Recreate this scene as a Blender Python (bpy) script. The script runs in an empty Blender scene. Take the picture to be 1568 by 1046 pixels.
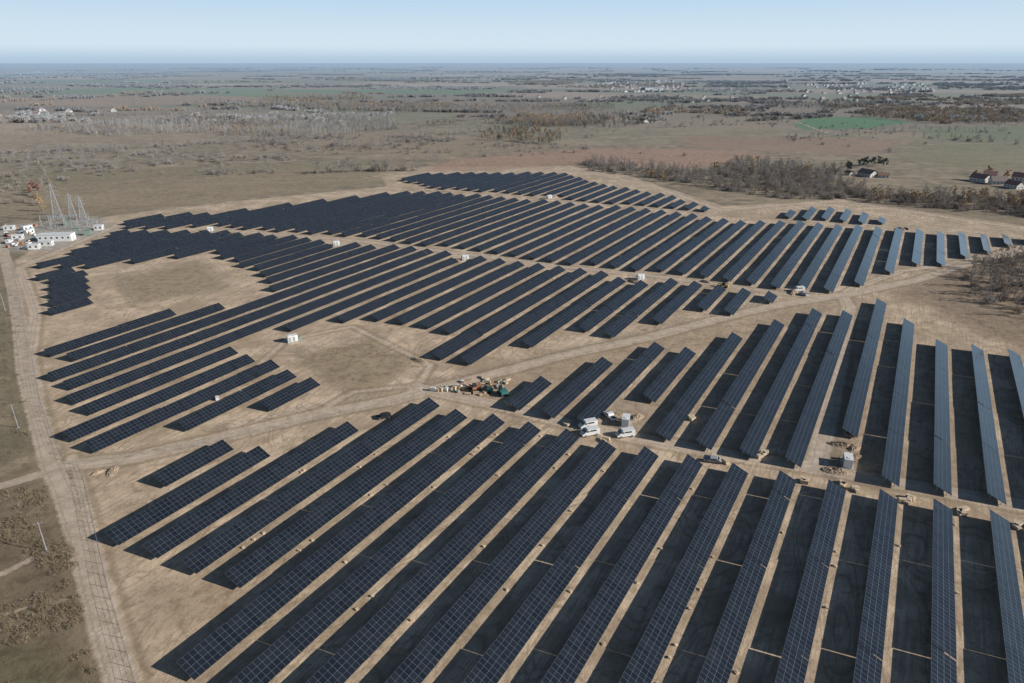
import bpy, math, random
import numpy as np
random.seed(7); rng=np.random.default_rng(7)
R=math.radians
# ---------------------------------------------------------------- survey frame
H=100.0; F=1045.0; CX=784.0; HY=95.0
PITCH=math.atan(428/1045.0); cp=math.cos(PITCH); sp=math.sin(PITCH); tp=sp/cp
A=R(30.1); ca=math.cos(A); sa=math.sin(A)
def P(x,y,z=0.0):
    h=H-z
    return (h*(x-CX)/(cp*(y-HY)), h*(F/(cp*cp*(y-HY))-tp))
def rs(X,Y): return (X*ca-Y*sa, X*sa+Y*ca)
def xy(r,s): return (r*ca+s*sa, -r*sa+s*ca)
def PRS(x,y,z=0.0): return rs(*P(x,y,z))
ZP=1.75
def s_at(r,y,z=ZP):
    Y=P(0,y,z)[1]
    return (Y+r*sa)/ca
scene=bpy.context.scene
col=scene.collection
# ---------------------------------------------------------------- node helpers
class NT:
    def __init__(s,mat):
        s.t=mat.node_tree; s.n=s.t.nodes; s.l=s.t.links
    def node(s,ty,**k):
        nd=s.n.new(ty)
        for a,b in k.items(): setattr(nd,a,b)
        return nd
    def set(s,sock,v):
        if isinstance(v,bpy.types.NodeSocket): s.l.new(v,sock)
        elif isinstance(v,(tuple,list)) and len(v)==3 and sock.type=='RGBA': sock.default_value=(*v,1)
        else: sock.default_value=v
    def math(s,op,a,b=0.0,c=None,clamp=False):
        nd=s.node('ShaderNodeMath',operation=op,use_clamp=clamp)
        s.set(nd.inputs[0],a); s.set(nd.inputs[1],b)
        if c is not None: s.set(nd.inputs[2],c)
        return nd.outputs[0]
    def vmath(s,op,a,b=None):
        nd=s.node('ShaderNodeVectorMath',operation=op)
        s.set(nd.inputs[0],a)
        if b is not None: s.set(nd.inputs[1],b)
        return nd.outputs['Value'] if op in('LENGTH','DOT_PRODUCT') else nd.outputs[0]
    def mix(s,f,a,b,bt='MIX'):
        nd=s.node('ShaderNodeMix',data_type='RGBA',blend_type=bt)
        s.set(nd.inputs[0],f); s.set(nd.inputs[6],a); s.set(nd.inputs[7],b)
        return nd.outputs[2]
    def ramp(s,v,lo,hi,a=0.0,b=1.0):
        nd=s.node('ShaderNodeMapRange',interpolation_type='SMOOTHSTEP')
        s.set(nd.inputs[0],v); nd.inputs[1].default_value=lo; nd.inputs[2].default_value=hi
        nd.inputs[3].default_value=a; nd.inputs[4].default_value=b
        return nd.outputs[0]
    def noise(s,vec,scale,detail=4,rough=0.6,out=0):
        nd=s.node('ShaderNodeTexNoise')
        s.set(nd.inputs['Vector'],vec); nd.inputs['Scale'].default_value=scale
        nd.inputs['Detail'].default_value=detail; nd.inputs['Roughness'].default_value=rough
        return nd.outputs[out]
    def pos(s): return s.node('ShaderNodeNewGeometry').outputs['Position']
    def mapping(s,vec,rot=(0,0,0),scale=(1,1,1),loc=(0,0,0)):
        nd=s.node('ShaderNodeMapping'); s.set(nd.inputs[0],vec)
        nd.inputs[1].default_value=loc; nd.inputs[2].default_value=rot; nd.inputs[3].default_value=scale
        return nd.outputs[0]
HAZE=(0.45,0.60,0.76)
def haze(t,c,D=7800.0):  # aerial haze painted into base colour, stronger with distance from world origin
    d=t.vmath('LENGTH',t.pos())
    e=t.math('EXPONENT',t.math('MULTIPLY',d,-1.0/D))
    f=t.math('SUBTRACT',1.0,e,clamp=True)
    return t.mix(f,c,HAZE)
def newmat(name):
    m=bpy.data.materials.new(name); m.use_nodes=True
    return m,NT(m),m.node_tree.nodes['Principled BSDF']
def simple(name,c,rough=0.7,metal=0.0,var=0.15,scale=1.5,hz=True,spec=0.3):
    m,t,b=newmat(name)
    n=t.noise(t.pos(),scale,4)
    dark=tuple(x*(1-var) for x in c); lite=tuple(min(1,x*(1+var)) for x in c)
    cc=t.mix(t.ramp(n,0.3,0.7),dark,lite)
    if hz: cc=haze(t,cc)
    t.set(b.inputs['Base Color'],cc)
    b.inputs['Roughness'].default_value=rough; b.inputs['Metallic'].default_value=metal
    b.inputs['Specular IOR Level'].default_value=spec
    return m
# ---------------------------------------------------------------- mesh builder
class MB:
    def __init__(s): s.v=[]; s.f=[]; s.m=[]; s.uv=[]
    def face(s,pts,mat=0,uv=None):
        i=len(s.v); s.v+=pts; s.f.append(list(range(i,i+len(pts)))); s.m.append(mat)
        s.uv+= uv if uv else [(0,0)]*len(pts)
    def box(s,c,size,rz=0.0,mat=0,taper=1.0):
        cx,cy,cz=c; a,b,h=size[0]/2,size[1]/2,size[2]/2
        co,si=math.cos(rz),math.sin(rz)
        i=len(s.v)
        for dz,k in((-h,1.0),(h,taper)):
            for dx,dy in((-a,-b),(a,-b),(a,b),(-a,b)):
                dx*=k; dy*=k
                s.v.append((cx+dx*co-dy*si,cy+dx*si+dy*co,cz+dz))
        for q in((3,2,1,0),(4,5,6,7),(0,1,5,4),(1,2,6,5),(2,3,7,6),(3,0,4,7)):
            s.f.append([i+k for k in q]); s.m.append(mat); s.uv+=[(0,0)]*4
    def beam(s,p,q,w,w2=None,mat=0,n=4):
        w2=w if w2 is None else w2
        p=np.array(p,float); q=np.array(q,float); d=q-p; L=np.linalg.norm(d)
        if L<1e-6: return
        d/=L; u=np.cross(d,(0,0,1) if abs(d[2])<.9 else (1,0,0)); u/=np.linalg.norm(u); w_=np.cross(d,u)
        i=len(s.v)
        for c,rad in((p,w/2),(q,w2/2)):
            for k in range(n):
                an=2*math.pi*k/n
                s.v.append(tuple(c+rad*(math.cos(an)*u+math.sin(an)*w_)))
        for k in range(n):
            s.f.append([i+k,i+(k+1)%n,i+n+(k+1)%n,i+n+k]); s.m.append(mat); s.uv+=[(0,0)]*4
        s.f.append([i+n+k for k in range(n)]); s.m.append(mat); s.uv+=[(0,0)]*n
    def extrude_profile(s,prof,w,mat=0):
        n=len(prof)
        s.face([(-w/2,y,z) for y,z in prof],mat); s.face([(w/2,y,z) for y,z in prof[::-1]],mat)
        for k in range(n):
            a=prof[k]; b=prof[(k+1)%n]
            s.face([(-w/2,a[0],a[1]),(w/2,a[0],a[1]),(w/2,b[0],b[1]),(-w/2,b[0],b[1])][::-1],mat)
    def obj(s,name,mats,parent=None,uv=False,link=True):
        me=bpy.data.meshes.new(name); me.from_pydata(s.v,[],s.f)
        for m in mats: me.materials.append(m)
        me.polygons.foreach_set('material_index',s.m)
        if uv:
            l=me.uv_layers.new(name='UVMap'); l.data.foreach_set('uv',np.array(s.uv,dtype=np.float32).ravel())
        me.update()
        o=bpy.data.objects.new(name,me); col.objects.link(o)
        if parent: o.parent=parent
        return o
def empty(name,loc,rz=0.0):
    e=bpy.data.objects.new(name,None); col.objects.link(e); e.location=loc; e.rotation_euler=(0,0,rz)
    e.empty_display_size=1
    return e
# ---------------------------------------------------------------- layout
R0=-116.4; DR=11.44
def rA(k): return R0+DR*k
def rC(j): return R0+DR*(0.2+0.993*j)
def rD(j): return rC(j)-1.4
rows=[]   # (r,s0,s1)
Arows={-3:(737,680),-2:(825,690),-1:(845,650),0:(868,615),1:(890,628),2:(1028,638),3:(1180,650),4:(1200,662),5:(1200,675),6:(1200,688),
 7:(1200,700),8:(1200,714),9:(1200,728),10:(1200,742),11:(1200,757),12:(1200,772),13:(1200,787),14:(1200,800),15:(1200,812),16:(1200,824),17:(1200,836)}
Brows={2:(622,580),3:(634,550),4:(647,528),5:(610,535),6:(668,512),7:(682,492),8:(695,476),9:(708,478),10:(663,460),11:(737,490),12:(750,522),
 13:(764,530),14:(778,538),15:(790,545),16:(802,548),17:(812,552)}
for D_ in(Arows,Brows):
    for k,(y0,y1) in D_.items():
        r=rA(k); rows.append((r,s_at(r,y0),s_at(r,y1)))
lane=[(330,350),(540,366),(640,377),(715,387),(800,399),(860,406),(945,416),(1020,423),(1080,431),(1130,438),(1190,445),(1260,453)]
laneRS=sorted(PRS(x,y,ZP) for x,y in lane)
def lane_s(r): return float(np.interp(r,[a for a,b in laneRS],[b for a,b in laneRS]))
Crows={-13:[(540,477)],-12:[(547,467),(442,0)],-11:[(577,0)],-10:[(590,0)],-9:[(612,0)],-8:[(628,534),(502,0)],-7:[(668,547),(489,0)],
 -6:[(685,555),(487,0)],-5:[(652,570),(492,0)],-4:[(622,582),(498,0)],-3:[(507,0)],-2:[(545,0)],-1:[(553,0)],0:[(527,0)],1:[(503,0)],
 2:[(512,0)],3:[(492,0)],4:[(472,0)],5:[(478,0)],6:[(460,0)]}
for j,L in Crows.items():
    r=rC(j)
    for y0,y1 in L:
        rows.append((r,s_at(r,y0),s_at(r,y1) if y1 else lane_s(r)-4.0))
def clip_poly(poly,r):
    pts=[PRS(x,y,ZP) for x,y in poly]; c=[]
    for (r0,s0),(r1,s1) in zip(pts,pts[1:]+pts[:1]):
        if (r0-r)*(r1-r)<0: c.append(s0+(s1-s0)*(r-r0)/(r1-r0))
    c.sort(); return list(zip(c[::2],c[1::2]))
polyU=[(45,411),(185,352),(335,352),(540,369),(652,381),(412,440),(405,432),(388,416),(345,396),(325,385),(150,408)]
polyV=[(46,412),(140,410),(162,464),(85,489),(62,470),(58,430)]
polyD=[(170,350),(335,346),(540,361),(715,381),(860,401),(1020,418),(1130,434),(1195,440),(1255,447),(1290,443),(1335,428),(1370,415),
 (1410,403),(1450,406),(1485,393),(1515,385),(1545,377),(1600,372),(1600,362),(1500,357),(1470,355),(1400,350),(1340,347),(1300,344),(1215,337),
 (1150,337),(1100,333),(1060,327),(960,317),(840,307),(750,299),(665,293),(600,295),(440,312),(340,325),(250,328),(185,342)]
polyE=[(600,273),(640,266),(720,264),(870,264),(905,277),(975,290),(1035,300),(1095,318),(1075,322),(960,312),(840,301),(750,293),(665,287)]
polyG=[(1192,333),(1215,322),(1250,316),(1285,317),(1315,321),(1345,331),(1400,343),(1340,342),(1300,339)]
for poly,js,rf in((polyU,range(-34,-11),rC),(polyV,range(-26,-15),rC),(polyD,range(-40,20),rD),(polyE,range(-40,20),rD),(polyG,range(0,20),rD)):
    for j in js:
        r=rf(j)
        for s0,s1 in clip_poly(poly,r):
            s0=math.ceil(s0/6)*6; s1=math.floor(s1/6)*6
            rows.append((r,s0,s1))
stations=[(322,352),(515,374),(712,396),(841,304),(980,427)]
stRS=[PRS(x,y,0) for x,y in stations]
cut=[]
for r,s0,s1 in rows:
    iv=[(s0,s1)]
    for pr,ps in stRS:
        if abs(pr-r)<6.5:
            n=[]
            for a,b in iv:
                lo,hi=ps-9,ps+9
                if b<lo or a>hi: n.append((a,b))
                else:
                    if a<lo: n.append((a,lo))
                    if b>hi: n.append((hi,b))
            iv=n
    for a,b in iv:
        if b-a>6: cut.append((r,a,b))
rows=cut
# ---------------------------------------------------------------- solar rows
def panel_mat():
    m,t,b=newmat('solar_glass')
    uv=t.node('ShaderNodeTexCoord').outputs['UV']
    sx=t.node('ShaderNodeSeparateXYZ'); t.set(sx.inputs[0],uv)
    def line(v,period,w):
        f=t.math('FRACT',t.math('DIVIDE',v,period))
        d=t.math('ABSOLUTE',t.math('SUBTRACT',f,0.5))
        return t.math('GREATER_THAN',d,0.5-w/period/2)
    l1=line(sx.outputs[0],1.16,0.045); l2=line(sx.outputs[1],2.35,0.05)
    l3=line(sx.outputs[1],1.175,0.04)
    fr2=t.math('MAXIMUM',t.math('MAXIMUM',l1,l2),l3)
    cell=t.node('ShaderNodeTexWhiteNoise'); cell.noise_dimensions='2D'
    q=t.node('ShaderNodeVectorMath',operation='FLOOR'); t.set(q.inputs[0],t.vmath('DIVIDE',uv,(1.16,2.35,1))); t.set(cell.inputs['Vector'],q.outputs[0])
    c=t.mix(cell.outputs['Value'],(0.010,0.014,0.021),(0.019,0.024,0.033))
    c=t.mix(fr2,c,(0.13,0.15,0.175))
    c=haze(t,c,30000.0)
    t.set(b.inputs['Base Color'],c)
    t.set(b.inputs['Roughness'],t.math('ADD',0.14,t.math('MULTIPLY',fr2,0.3)))
    b.inputs['IOR'].default_value=1.6
    return m
M_panel=panel_mat()
M_back=simple('panel_back',(0.05,0.055,0.06),0.5,spec=0.3)
M_steel=simple('galvanised_steel',(0.32,0.33,0.34),0.45,0.6)
TILT=R(24); HW=2.36
def solar_row(r,s0,s1):
    mb=MB(); s=s0+0.0
    mod=1.16
    while s<s1-3:
        n=min(24,int((s1-s)/mod))
        if n<3: break
        L=n*mod; e=s+L
        tl=TILT+random.gauss(0,R(0.4)); ct,st=math.cos(tl),math.sin(tl)
        zc=ZP+random.gauss(0,0.05)
        def pt(a,ss,off):
            rr=r+a*ct+off*st; z=zc-a*st+off*ct
            x,y=xy(rr,ss); return (x,y,z)
        T=[pt(-HW,s,0),pt(HW,s,0),pt(HW,e,0),pt(-HW,e,0)]
        B=[pt(-HW,s,-.06),pt(HW,s,-.06),pt(HW,e,-.06),pt(-HW,e,-.06)]
        u0=random.randint(0,400)*mod
        mb.face(T,0,[(u0,0),(u0,4.7),(u0+L,4.7),(u0+L,0)])
        mb.face(B[::-1],1)
        for i in range(4):
            j=(i+1)%4; mb.face([T[j],T[i],B[i],B[j]],1)
        for a in(-1.5,1.5):
            mb.beam(pt(a,s+.2,-.14),pt(a,e-.2,-.14),0.12,mat=2)
        np_=max(2,int(L/4.6)+1)
        for q in range(np_):
            ss=s+.8+(L-1.6)*q/(np_-1)
            for a in(-1.3,1.3):
                top=pt(a,ss,-.16); mb.beam((top[0],top[1],-.1),top,0.16,mat=2)
            mb.beam(pt(-2.1,ss,-.2),pt(2.1,ss,-.2),0.12,mat=2)
        s=e+(0.06 if random.random()<.85 else 0.3)
    if mb.f: mb.obj('solar_panel_row',[M_panel,M_back,M_steel],uv=True)
for r,a,b in rows: solar_row(r,a,b)
# ---------------------------------------------------------------- ground
tracks=[
 ([(-60,330),(5,385),(20,440),(30,500),(38,570),(60,650),(78,712),(100,760),(128,850),(158,960),(186,1046),(215,1180)],2.6),
 ([(95,714),(200,702),(330,672),(480,636),(600,613),(740,577),(860,545),(1000,515),(1130,481),(1200,466),(1290,452),(1400,430),(1480,405),(1568,382),(1700,365)],2.6),
 ([(640,594),(760,620),(870,648),(960,668),(1100,694),(1250,717),(1400,745),(1568,775),(1700,800)],2.6),
 ([(1250,717),(1262,665),(1285,560),(1300,470),(1290,452)],2.4),
 ([(-60,765),(0,745),(75,722)],1.8),
 ([(-60,905),(0,880),(60,850),(105,845)],.9),([(-60,960),(60,925),(140,915)],.4),
 ([(560,272),(640,262),(860,258),(940,272),(1000,285),(1105,322),(1200,314),(1290,308),(1400,325),(1568,350),(1700,362)],2.8),
 ([(330,352),(540,368),(715,389),(860,408),(1020,425),(1130,440),(1190,448),(1260,455)],2.0),
 ([(620,290),(750,297),(840,304),(960,315),(1060,325),(1110,330),(1200,336),(1300,342),(1400,349),(1568,366)],1.6),
 ([(60,640),(45,545),(55,480),(30,410),(90,384),(170,350),(190,338)],1.8),
 ([(110,700),(140,820),(205,1046)],1.0),
 ([(480,636),(540,600),(640,590),(660,560),(540,500),(440,520),(395,560)],.7),
 ([(0,365),(90,335),(180,330),(420,300),(580,286)],1.4),
 ([(1290,452),(1310,440),(1380,415),(1450,405),(1568,378)],1.6),
 ([(1215,185),(1270,205),(1430,222),(1600,232)],2.5),
 ([(0,262),(180,256),(420,248),(620,236),(800,225),(1000,215)],2.0),
 ([(0,200),(300,172),(600,150)],3.0),([(1568,195),(1200,172),(900,150)],4.0),
]
site=[(215,1180),(196,1046),(160,900),(122,730),(85,690),(58,600),(40,500),(20,400),(60,375),(160,332),(250,320),(440,300),(592,286),(580,266),
 (640,256),(880,254),(960,268),(1108,316),(1200,311),(1285,305),(1380,318),(1568,346),(1900,370),(2300,1180)]
def sdist(poly,X,Y):
    pts=[P(x,y) for x,y in poly]
    ins=np.zeros(X.shape,bool); d2=np.full(X.shape,1e12)
    for (x0,y0),(x1,y1) in zip(pts,pts[1:]+pts[:1]):
        dx,dy=x1-x0,y1-y0; L=dx*dx+dy*dy+1e-9
        t=np.clip(((X-x0)*dx+(Y-y0)*dy)/L,0,1)
        d2=np.minimum(d2,(X-x0-t*dx)**2+(Y-y0-t*dy)**2)
        c=((y0>Y)!=(y1>Y)); 
        xi=x0+(Y-y0)*dx/(dy if dy!=0 else 1e-9)
        ins^= c&(X<xi)
    d=np.sqrt(d2); return np.where(ins,d,-d)
def ldist(pl,X,Y):
    pts=[P(x,y) for x,y in pl]; d2=np.full(X.shape,1e12)
    for (x0,y0),(x1,y1) in zip(pts,pts[1:]):
        dx,dy=x1-x0,y1-y0; L=dx*dx+dy*dy+1e-9
        t=np.clip(((X-x0)*dx+(Y-y0)*dy)/L,0,1)
        d2=np.minimum(d2,(X-x0-t*dx)**2+(Y-y0-t*dy)**2)
    return np.sqrt(d2)
tints=[
 ([(640,262),(700,243),(900,226),(1130,230),(1190,240),(1060,258),(900,249),(760,260)],(.50,.31,.21),.85,8),
 ([(1050,208),(1400,213),(1330,238),(1050,226)],(.42,.27,.18),.75,12),
 ([(1212,190),(1240,180),(1330,179),(1400,187),(1330,197),(1230,199)],(.10,.27,.08),.95,6),
 ([(1400,196),(1568,192),(1640,205),(1568,218),(1430,212)],(.21,.26,.11),.8,8),
 ([(-100,335),(-100,290),(120,262),(600,248),(640,256),(580,270),(592,284),(250,318),(160,330)],(.40,.31,.19),.7,10),
 ([(-100,296),(-100,270),(300,256),(600,245),(600,250),(200,275)],(.28,.25,.13),.6,8),
 ([(1380,240),(1430,222),(1640,214),(1640,262),(1440,256)],(.30,.28,.145),.65,12),
 ([(830,165),(1000,148),(1150,150),(1000,168)],(.22,.26,.12),.7,25),
 ([(0,150),(200,142),(420,150),(300,160),(0,163)],(.48,.32,.19),.7,30),
 ([(430,140),(700,134),(900,138),(700,146)],(.17,.26,.11),.7,30),
 ([(1000,185),(1200,178),(1210,200),(1000,202)],(.42,.32,.21),.7,20),
 ([(600,200),(850,228),(640,240),(350,225),(420,215)],(.40,.30,.19),.7,20),
 ([(0,168),(300,163),(600,176),(500,182),(200,186),(0,190)],(.42,.32,.21),.6,20),
 ([(1360,450),(1490,395),(1700,400),(1700,560),(1500,515),(1420,470)],(.30,.22,.145),.85,6),
 ([(1300,310),(1568,346),(1700,355),(1700,330),(1568,322),(1320,290)],(.34,.26,.17),.7,5),
 ([(175,425),(315,402),(352,440),(205,468)],(.36,.285,.175),.8,4),
 ([(455,545),(570,517),(635,560),(550,608),(485,575)],(.36,.285,.175),.8,3),
 ([(-60,385),(-60,350),(155,333),(175,352),(90,384)],(.52,.49,.45),.8,3),
 ([(1235,720),(1255,655),(1290,665),(1290,735),(1270,730)],(.60,.58,.54),.8,1.5),
 ([(1255,730),(1275,665),(1320,680),(1325,735),(1290,740)],(.32,.235,.165),.8,2),
 ([(925,650),(945,605),(1005,612),(990,665),(950,672)],(.48,.38,.28),.7,2),
 ([(220,900),(330,890),(380,930),(280,960)],(.40,.30,.20),.6,5),
 ([(400,870),(300,1000),(220,1046),(200,900),(160,830)],(.66,.50,.34),.45,8),
 ([(-80,740),(60,735),(110,830),(140,1046),(-80,1100)],(.22,.165,.105),.8,3),
 ([(-80,1000),(60,985),(140,1060),(-80,1120)],(.155,.15,.08),.7,4),
 ([(0,760),(50,750),(80,800),(20,830)],(.33,.26,.18),.7,3),
 ([(20,930),(90,940),(110,970),(0,980)],(.30,.24,.165),.7,2),
 ([(0,425),(30,470),(45,600),(60,690),(0,700)],(.24,.21,.125),.6,3),
 ([(700,575),(790,575),(780,612),(690,612)],(.42,.30,.20),.6,3),
 ([(760,560),(1000,505),(1180,470),(1290,455),(1300,470),(1150,520),(980,560),(830,590)],(.44,.33,.22),.6,4),
 ([(980,600),(1100,640),(1300,700),(1500,750),(1500,500),(1100,520)],(.47,.355,.24),.45,8),
 ([(1100,330),(1200,318),(1350,330),(1560,352),(1560,362),(1350,340),(1200,332)],(.58,.45,.32),.5,5),
]
ang=np.concatenate([np.linspace(-180,-52,30,endpoint=False),np.linspace(-52,52,860),np.linspace(52,180,31)[1:-1]])
inv=np.linspace(1/75.,1/1500.,720)
rad=np.concatenate([[1.,25.,50.],1/inv,np.geomspace(1500,70000,160)[1:]])
th=np.radians(ang); nA=len(th); nR=len(rad)
Xg=(rad[:,None]*np.sin(th)[None,:]); Yg=(rad[:,None]*np.cos(th)[None,:])
X=Xg.ravel(); Y=Yg.ravel()
site_d=np.clip(sdist(site,X,Y),-200,200)
track_d=np.full(X.shape,-50.0)
for pl,hw in tracks: track_d=np.maximum(track_d,hw-ldist(pl,X,Y))
tint=np.zeros((len(X),4)); 
for poly,c,al,w in tints:
    d=sdist(poly,X,Y); a=np.clip(0.5+d/(2*w),0,1)*al
    tint[:,:3]=tint[:,:3]*(1-a[:,None])+np.array(c)*a[:,None]
    tint[:,3]=tint[:,3]*(1-a)+a
nz=tint[:,3]>1e-4
tint[nz,:3]/=tint[nz,3:4]
me=bpy.data.meshes.new('ground')
nv=len(X)
me.vertices.add(nv+1)
co=np.zeros((nv+1,3),np.float32); co[:nv,0]=X; co[:nv,1]=Y
me.vertices.foreach_set('co',co.ravel())
i=np.arange(nR-1)[:,None]; j=np.arange(nA)[None,:]; jn=(j+1)%nA
q=np.stack([i*nA+j,i*nA+jn,(i+1)*nA+jn,(i+1)*nA+j],-1).reshape(-1,4)
q=q[:,::-1]
tri=np.stack([np.full(nA,nv),np.arange(nA),(np.arange(nA)+1)%nA],-1)[:,::-1]
loops=np.concatenate([q.ravel(),tri.ravel()]).astype(np.int32)
me.loops.add(len(loops)); me.loops.foreach_set('vertex_index',loops)
starts=np.concatenate([np.arange(len(q))*4,len(q)*4+np.arange(nA)*3]).astype(np.int32)
me.polygons.add(len(starts)); me.polygons.foreach_set('loop_start',starts)
me.update(calc_edges=True); me.validate()
def fattr(n,a):
    at=me.attributes.new(n,'FLOAT','POINT'); at.data.foreach_set('value',np.append(a,a[0]).astype(np.float32))
fattr('site_d',site_d); fattr('track_d',track_d)
at=me.attributes.new('tint','FLOAT_COLOR','POINT')
tt=np.vstack([tint,tint[:1]]).astype(np.float32); tc=tt.copy(); tc[:,3]=1
at.data.foreach_set('color',tc.ravel()); fattr('tint_a',tint[:,3])
ground=bpy.data.objects.new('ground',me); col.objects.link(ground)
m,t,b=newmat('terrain')
pos=t.pos()
def attr(n,o='Fac'): return t.node('ShaderNodeAttribute',attribute_name=n).outputs[o]
nL=t.noise(pos,0.012,5); nM=t.noise(pos,0.08,6,0.65); nS=t.noise(pos,0.7,6,0.7); nT=t.noise(pos,4.0,3,0.7)
rot=t.mapping(pos,rot=(0,0,A)); st=t.mapping(rot,scale=(1.0,0.05,1.0)); nSt=t.noise(st,1.3,5,0.65)
nP=t.noise(pos,0.03,7,0.7); nQ=t.noise(pos,0.25,6,0.75)
# soil
soil=t.mix(t.ramp(nM,0.38,0.64),(0.52,0.395,0.270),(0.80,0.62,0.435))
soil=t.mix(t.math('MULTIPLY',t.ramp(nP,0.50,0.60),0.65),soil,(0.43,0.32,0.21))
soil=t.mix(t.math('MULTIPLY',t.ramp(nQ,0.53,0.64),0.7),soil,(0.34,0.25,0.16))
soil=t.mix(t.math('MULTIPLY',t.ramp(nSt,0.47,0.60),0.6),soil,(0.40,0.30,0.20))
soil=t.mix(t.math('MULTIPLY',t.ramp(nS,0.54,0.68),0.6),soil,(0.27,0.20,0.13))
soil=t.mix(t.math('MULTIPLY',t.ramp(nT,0.5,0.8),0.3),soil,(0.27,0.20,0.13))
rn=t.noise(t.mapping(rot,scale=(1,.35,1)),0.035,2,0.4)
for lv in(.38,.396,.42,.436,.50,.513,.54,.575,.59,.62):
    k=t.ramp(t.math('ABSOLUTE',t.math('SUBTRACT',rn,lv)),0.0,0.0045,1.0,0.0)
    soil=t.mix(t.math('MULTIPLY',t.math('MULTIPLY',k,0.6),t.ramp(nQ,.38,.52)),soil,(0.32,0.235,0.155))
# outside grass
g=t.mix(t.ramp(nM,0.38,0.62),(0.195,0.155,0.10),(0.40,0.31,0.20))
g=t.mix(t.math('MULTIPLY',t.ramp(nL,0.45,0.60),0.65),g,(0.43,0.33,0.215))
g=t.mix(t.math('MULTIPLY',t.ramp(nQ,0.53,0.64),0.5),g,(0.15,0.125,0.075))
g=t.mix(t.math('MULTIPLY',t.ramp(nS,0.48,0.72),0.5),g,(0.11,0.09,0.055))
st2=t.mapping(t.mapping(pos,rot=(0,0,R(-8))),scale=(0.12,1,1)); nSt2=t.noise(st2,0.05,5,0.6)
g=t.mix(t.math('MULTIPLY',t.ramp(nSt2,0.5,0.60),0.65),g,(0.22,0.18,0.11))
vv=t.mapping(t.mapping(t.vmath('ADD',pos,t.vmath('MULTIPLY',t.noise(pos,.0012,2,.5,1),(500,500,0))),rot=(0,0,R(17))),scale=(0.40,1.6,1))
vo=t.node('ShaderNodeTexVoronoi',distance='CHEBYCHEV',voronoi_dimensions='2D'); t.set(vo.inputs['Vector'],vv); vo.inputs['Scale'].default_value=1/520.; vo.inputs['Randomness'].default_value=1.0
sc=t.node('ShaderNodeSeparateColor'); t.set(sc.inputs[0],vo.outputs['Color'])
cr=t.node('ShaderNodeValToRGB'); t.set(cr.inputs[0],sc.outputs[0]); cr.color_ramp.interpolation='CONSTANT'
els=[(0,(.24,.18,.115)),(.2,(.46,.34,.22)),(.38,(.20,.215,.10)),(.5,(.34,.25,.16)),(.65,(.54,.40,.27)),(.78,(.14,.24,.085)),(.86,(.28,.21,.14)),(.94,(.42,.29,.19))]
e=cr.color_ramp.elements; e[0].color=(*els[0][1],1); e[1].position=els[1][0]; e[1].color=(*els[1][1],1)
for p_,c_ in els[2:]:
    z=e.new(p_); z.color=(*c_,1)
parc=t.mix(0.25,cr.outputs[0],g)
dist=t.vmath('LENGTH',pos)
g=t.mix(t.ramp(dist,800,1700,0.0,0.85),g,parc)
sd=t.math('ADD',attr('site_d'),t.math('MULTIPLY',t.math('SUBTRACT',nS,0.5),6.0))
base=t.mix(t.ramp(sd,-1.0,1.5),g,soil)
ta=t.math('MULTIPLY',attr('tint_a'),t.ramp(nM,0.3,0.6,0.55,1.0))
tcol=t.mix(t.ramp(nQ,0.42,0.62),attr('tint','Color'),t.mix(1.0,attr('tint','Color'),(0.62,0.58,0.54),'MULTIPLY'))
tcol=t.mix(t.math('MULTIPLY',t.ramp(nS,0.48,0.70),0.5),tcol,t.mix(1.0,attr('tint','Color'),(0.5,0.48,0.42),'MULTIPLY'))
base=t.mix(ta,base,tcol)
td=t.math('ADD',attr('track_d'),t.math('MULTIPLY',t.math('SUBTRACT',nS,0.5),2.4))
sh=t.math('MULTIPLY',t.ramp(td,-2.6,-1.2),t.ramp(td,-0.9,-0.2,1.0,0.0))
base=t.mix(t.math('MULTIPLY',sh,0.5),base,(0.28,0.215,0.135))
trc=t.mix(t.ramp(nQ,0.4,0.6),(0.68,0.56,0.435),(0.53,0.42,0.315))
base=t.mix(t.math('MULTIPLY',t.ramp(td,-0.5,0.6),0.8),base,trc)
rut=t.ramp(t.math('ABSOLUTE',t.math('SUBTRACT',td,1.1)),0.0,0.4,1.0,0.0)
base=t.mix(t.math('MULTIPLY',rut,0.5),base,(0.36,0.27,0.19))
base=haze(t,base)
t.set(b.inputs['Base Color'],base); b.inputs['Roughness'].default_value=0.95; b.inputs['Specular IOR Level'].default_value=0.05
bp=t.node('ShaderNodeBump'); bp.inputs['Strength'].default_value=0.6; bp.inputs['Distance'].default_value=0.3
t.set(bp.inputs['Height'],t.math('ADD',nS,t.math('MULTIPLY',nT,0.4))); t.l.new(bp.outputs[0],b.inputs['Normal'])
me.materials.append(m)
# ---------------------------------------------------------------- vegetation prototypes
def plantmat(name,c1,c2,tr=0.0):
    m,t,b=newmat(name)
    oi=t.node('ShaderNodeObjectInfo').outputs['Random']
    n=t.noise(t.pos(),0.9,3)
    c=t.mix(oi,c1,c2); c=t.mix(t.math('MULTIPLY',t.ramp(n,0.35,0.65),0.4),c,tuple(x*0.6 for x in c1))
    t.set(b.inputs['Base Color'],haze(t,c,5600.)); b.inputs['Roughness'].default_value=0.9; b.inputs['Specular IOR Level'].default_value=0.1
    return m
M_bark=plantmat('bark',(.20,.175,.15),(.28,.25,.22))
M_tw_grey=plantmat('grey_twigs',(.36,.31,.26),(.48,.41,.345))
M_tw_brown=plantmat('brown_twigs',(.29,.215,.15),(.39,.29,.205))
M_birch=plantmat('pale_twigs',(.48,.44,.39),(.60,.55,.49))
M_orange=plantmat('autumn_leaves',(.52,.31,.12),(.56,.39,.18))
M_red=plantmat('rust_leaves',(.34,.14,.07),(.38,.17,.09))
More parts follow.
